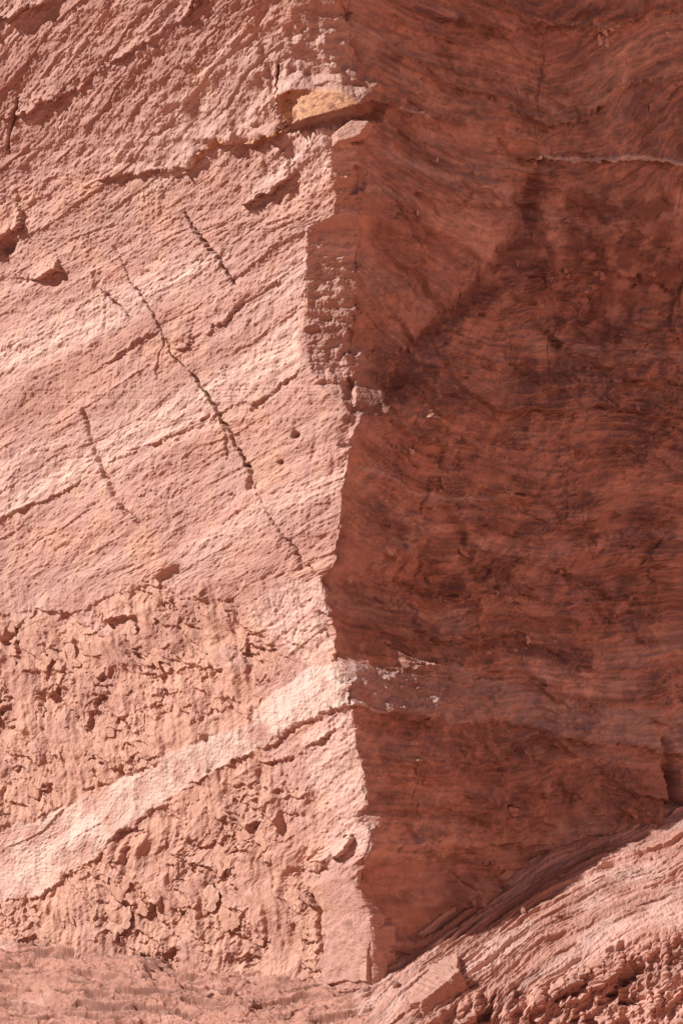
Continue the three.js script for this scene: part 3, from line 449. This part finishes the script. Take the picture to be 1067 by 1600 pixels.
{ // the block lodged under the overhang at the corner
  const w = onWall(...[[-0.092,5.962]][0], .16), g = stone(.36, .17, .3, [[-.5, 1, .2, .8], [-.2, -1, .1, .75], [1, -.7, .3, .72], [-1, .2, .3, .9], [.25, .15, 1, .7], [.9, .6, .1, .8]], 22, .05, [.50, .28, .22]);
  g.rotateZ(.42); put('wedged_rock', g, w.p, 'pale rock block wedged beneath the orange overhang at the cliff corner', 'rock');
}
{ // the block split off at the foot of the corner, its faces in line with the wall's
  put('corner_boulder', stone(.62, .62, .6, [[-.42, .06, .91, .55], [.74, .0, .67, .56], [-1, .3, -.2, .85], [-.6, 1, .3, .82], [.5, 1, .4, .7], [.1, -1, .1, .85], [1, 0, -.4, .8], [-.1, .35, 1, .6]], 56, .06, [.475, .265, .215]), onWall(...[[-0.258,-6.713]][0], -.3).p, 'smooth pinkish boulder at the foot of the cliff corner, on the ledge', 'boulder');
}
{ // the tilted slab that juts from the ledge at the bottom of the picture
  const g = stone(.62, .46, .7, [[-.45, .85, .3, .5], [.62, .05, .78, .36], [.95, .3, .1, .5], [-1, -.3, .1, .95], [0, -1, .1, .9]], 56, .13, [.44, .235, .185]);
  put('jutting_slab', g, ledgeAt(1.62, 1.62).add(V3(-.02, -.08, 0)), 'angular rock slab jutting from the ledge, lit on top, its right side dark', 'rock slab');
}

// stones lying on the ledge
const stones = [0, 1, 2, 3, 4].map((i) => stone(1, .7, .85, someCuts(9), 4, .05, [[.5, .29, .24], [.44, .23, .17], [.58, .38, .32], [.4, .2, .15], [.52, .31, .25]][i]));
// numbered copies share these few shapes
const num = (n, i) => i ? `${n}_${String(i).padStart(3, '0')}` : n;
for (let i = 0, tries = 0; i < 40 && tries < 400; tries++) {
  const x = rr(-5.2, 5.3), w = rr(.15, x > 1.2 ? 1.9 : 2.6), r = .022 + .05 * Math.pow(rnd(), 3), p = ledgeAt(x, w);
  const shade = p.z < -.52 * (p.x - .1) - .15 && x > .6;
  const o = put(num('ledge_stone', i), stones[i % 5], p.add(V3(0, r * .3, 0)), shade ? 'small loose stone on the shaded part of the ledge' : x < 0 ? 'small loose stone on the ledge below the sunlit rough crust' : 'small loose stone on the sunlit right slope of the ledge', 'stone', shade ? 'stones on the shaded ledge' : x < 0 ? 'stones on the ledge below the crust' : 'stones on the sunlit ledge slope');
  o.scale.setScalar(r); o.rotation.set(rr(0, 6), rr(0, 6), rr(0, 6)); i++;
}

// scales of dried mud crust: ragged plates, thick at the lower edge, hanging clear of the wall there
function plate(tall, rag, drip, col) {
  const n = 34, rings = [0, .2, .4, .58, .75, .9, 1, .9], P = [], I = [], o = rnd() * 70;
  const rad = (f) => { const c = Math.cos(f), s = Math.sin(f); return (1 + rag * fbm(c * 1.6 + o, s * 1.6, 3)) * (s < 0 ? 1 + drip * Math.max(0, fbm(c * 4 + o, 3, 2)) * -s : 1); };
  for (let k = 0; k < rings.length; k++) for (let i = 0; i < n; i++) {
    const f = i / n * Math.PI * 2, r = rad(f) * rings[k] * (k === 6 ? 1 + .06 * pn(i * 1.7 + o, 2) : 1), x = Math.cos(f) * r, y = Math.sin(f) * r * tall;
    const z = k === 7 ? -.35 : .05 - .05 * rings[k] ** 2 + .10 * fbm(x * 2.2 + o, y * 1.6, 4) - .09 * y - .03 * x; P.push(x, y, z);
  }
  for (let k = 0; k < rings.length - 1; k++) for (let i = 0; i < n; i++) { const a = k * n + i, b = k * n + (i + 1) % n, c = a + n, d = b + n; if (k) I.push(a, d, b); I.push(a, c, d); }
  const g = new THREE.BufferGeometry(); g.setAttribute('position', new THREE.Float32BufferAttribute(P, 3)); g.setIndex(I); g.computeVertexNormals(); const U = []; for (let i = 0; i < P.length; i += 3) U.push(P[i] * .04 + o, P[i + 1] * .04); g.setAttribute('uv', new THREE.Float32BufferAttribute(U, 2)); return tinted(g, col, 3, .14);
}
function stick(name, parent, g, s, t, size, off, spin) {
  const w = onWall(s, t, off), o = mesh(name, g, rock, parent), up = V3().crossVectors(w.n, w.right).normalize();
  o.matrix.makeBasis(w.right, up, w.n); o.quaternion.setFromRotationMatrix(o.matrix); o.rotateZ(spin); o.position.copy(w.p); o.scale.setScalar(size); return o;
}
const crustPlates = Array.from({ length: 22 }, (_, i) => plate(rr(.9, 1.6), rr(.3, .5), rr(.2, .5), [[.52, .285, .21], [.50, .27, .205], [.54, .31, .235], [.48, .255, .19]][i % 4]));
for (let i = 0, tries = 0; i < 150 && tries < 4000; tries++) {
  const s = rr(-6.4, -.3), t = rr(-7.0, -1.1); if (inside(CRUST, s, t, .15) < .9 || inside(PLASTER, s, t, .1) > .05) continue;
  const size = .06 + .13 * Math.pow(rnd(), 2); stick(num('crust_plate', i), FL, crustPlates[i % 22], s, t, size, -.01, rr(-.5, .5)); i++;
}
// chips and shards standing off the shaded face, the freshest of them pale
const CHIPS = [[[1.091,-0.611],[1.208,-0.592],[1.306,-0.674]], [[2.255,0.321],[2.165,0.29]], [[4.081,0.585],[4.12,0.511]], [[4.344,-2.129],[4.298,-2.286],[4.018,-2.311],[4.052,-2.438],[3.534,-2.34]], [[2.782,5.634],[2.695,5.565]], [[2.462,-0.291],[1.876,-0.258]], [[6.677,8.005],[5.403,7.833],[5.525,7.801]], [[5.484,1.897],[5.526,1.821],[5.858,3.012]], [[5.244,0],[5.312,-0.065],[4.851,1.072]], [[0.593,-1.062],[0.831,-1.096]], [[1.147,4.821],[1.754,5.665]], [[5.572,8.059],[5.455,7.993]], [[1.053,1.018],[1.433,0.962]]].flat();
const paleChips = Array.from({ length: 6 }, () => plate(rr(1.4, 2.6), .4, .2, [.60, .42, .37])), redChips = Array.from({ length: 8 }, () => plate(rr(1.2, 2.2), .3, .2, [.45, .235, .18]));
let chip = 0; for (const [s, t] of CHIPS) stick(num('rock_chip', chip), FR, paleChips[chip++ % 6], s, t, rr(.022, .05), .0, rr(.2, 1.2));
for (let i = 0; i < 170; i++) { const s = rr(.3, 6.4), t = rr(-5.2, 7.6), big = Math.pow(rnd(), 2.5); stick(num('rock_chip', chip), FR, i % 4 ? redChips[chip++ % 8] : paleChips[chip++ % 6], s, t, i % 4 ? .025 + .05 * big : .012 + .025 * big, -.004, rr(.2, 1.3)); }

renderer.render(scene, camera);
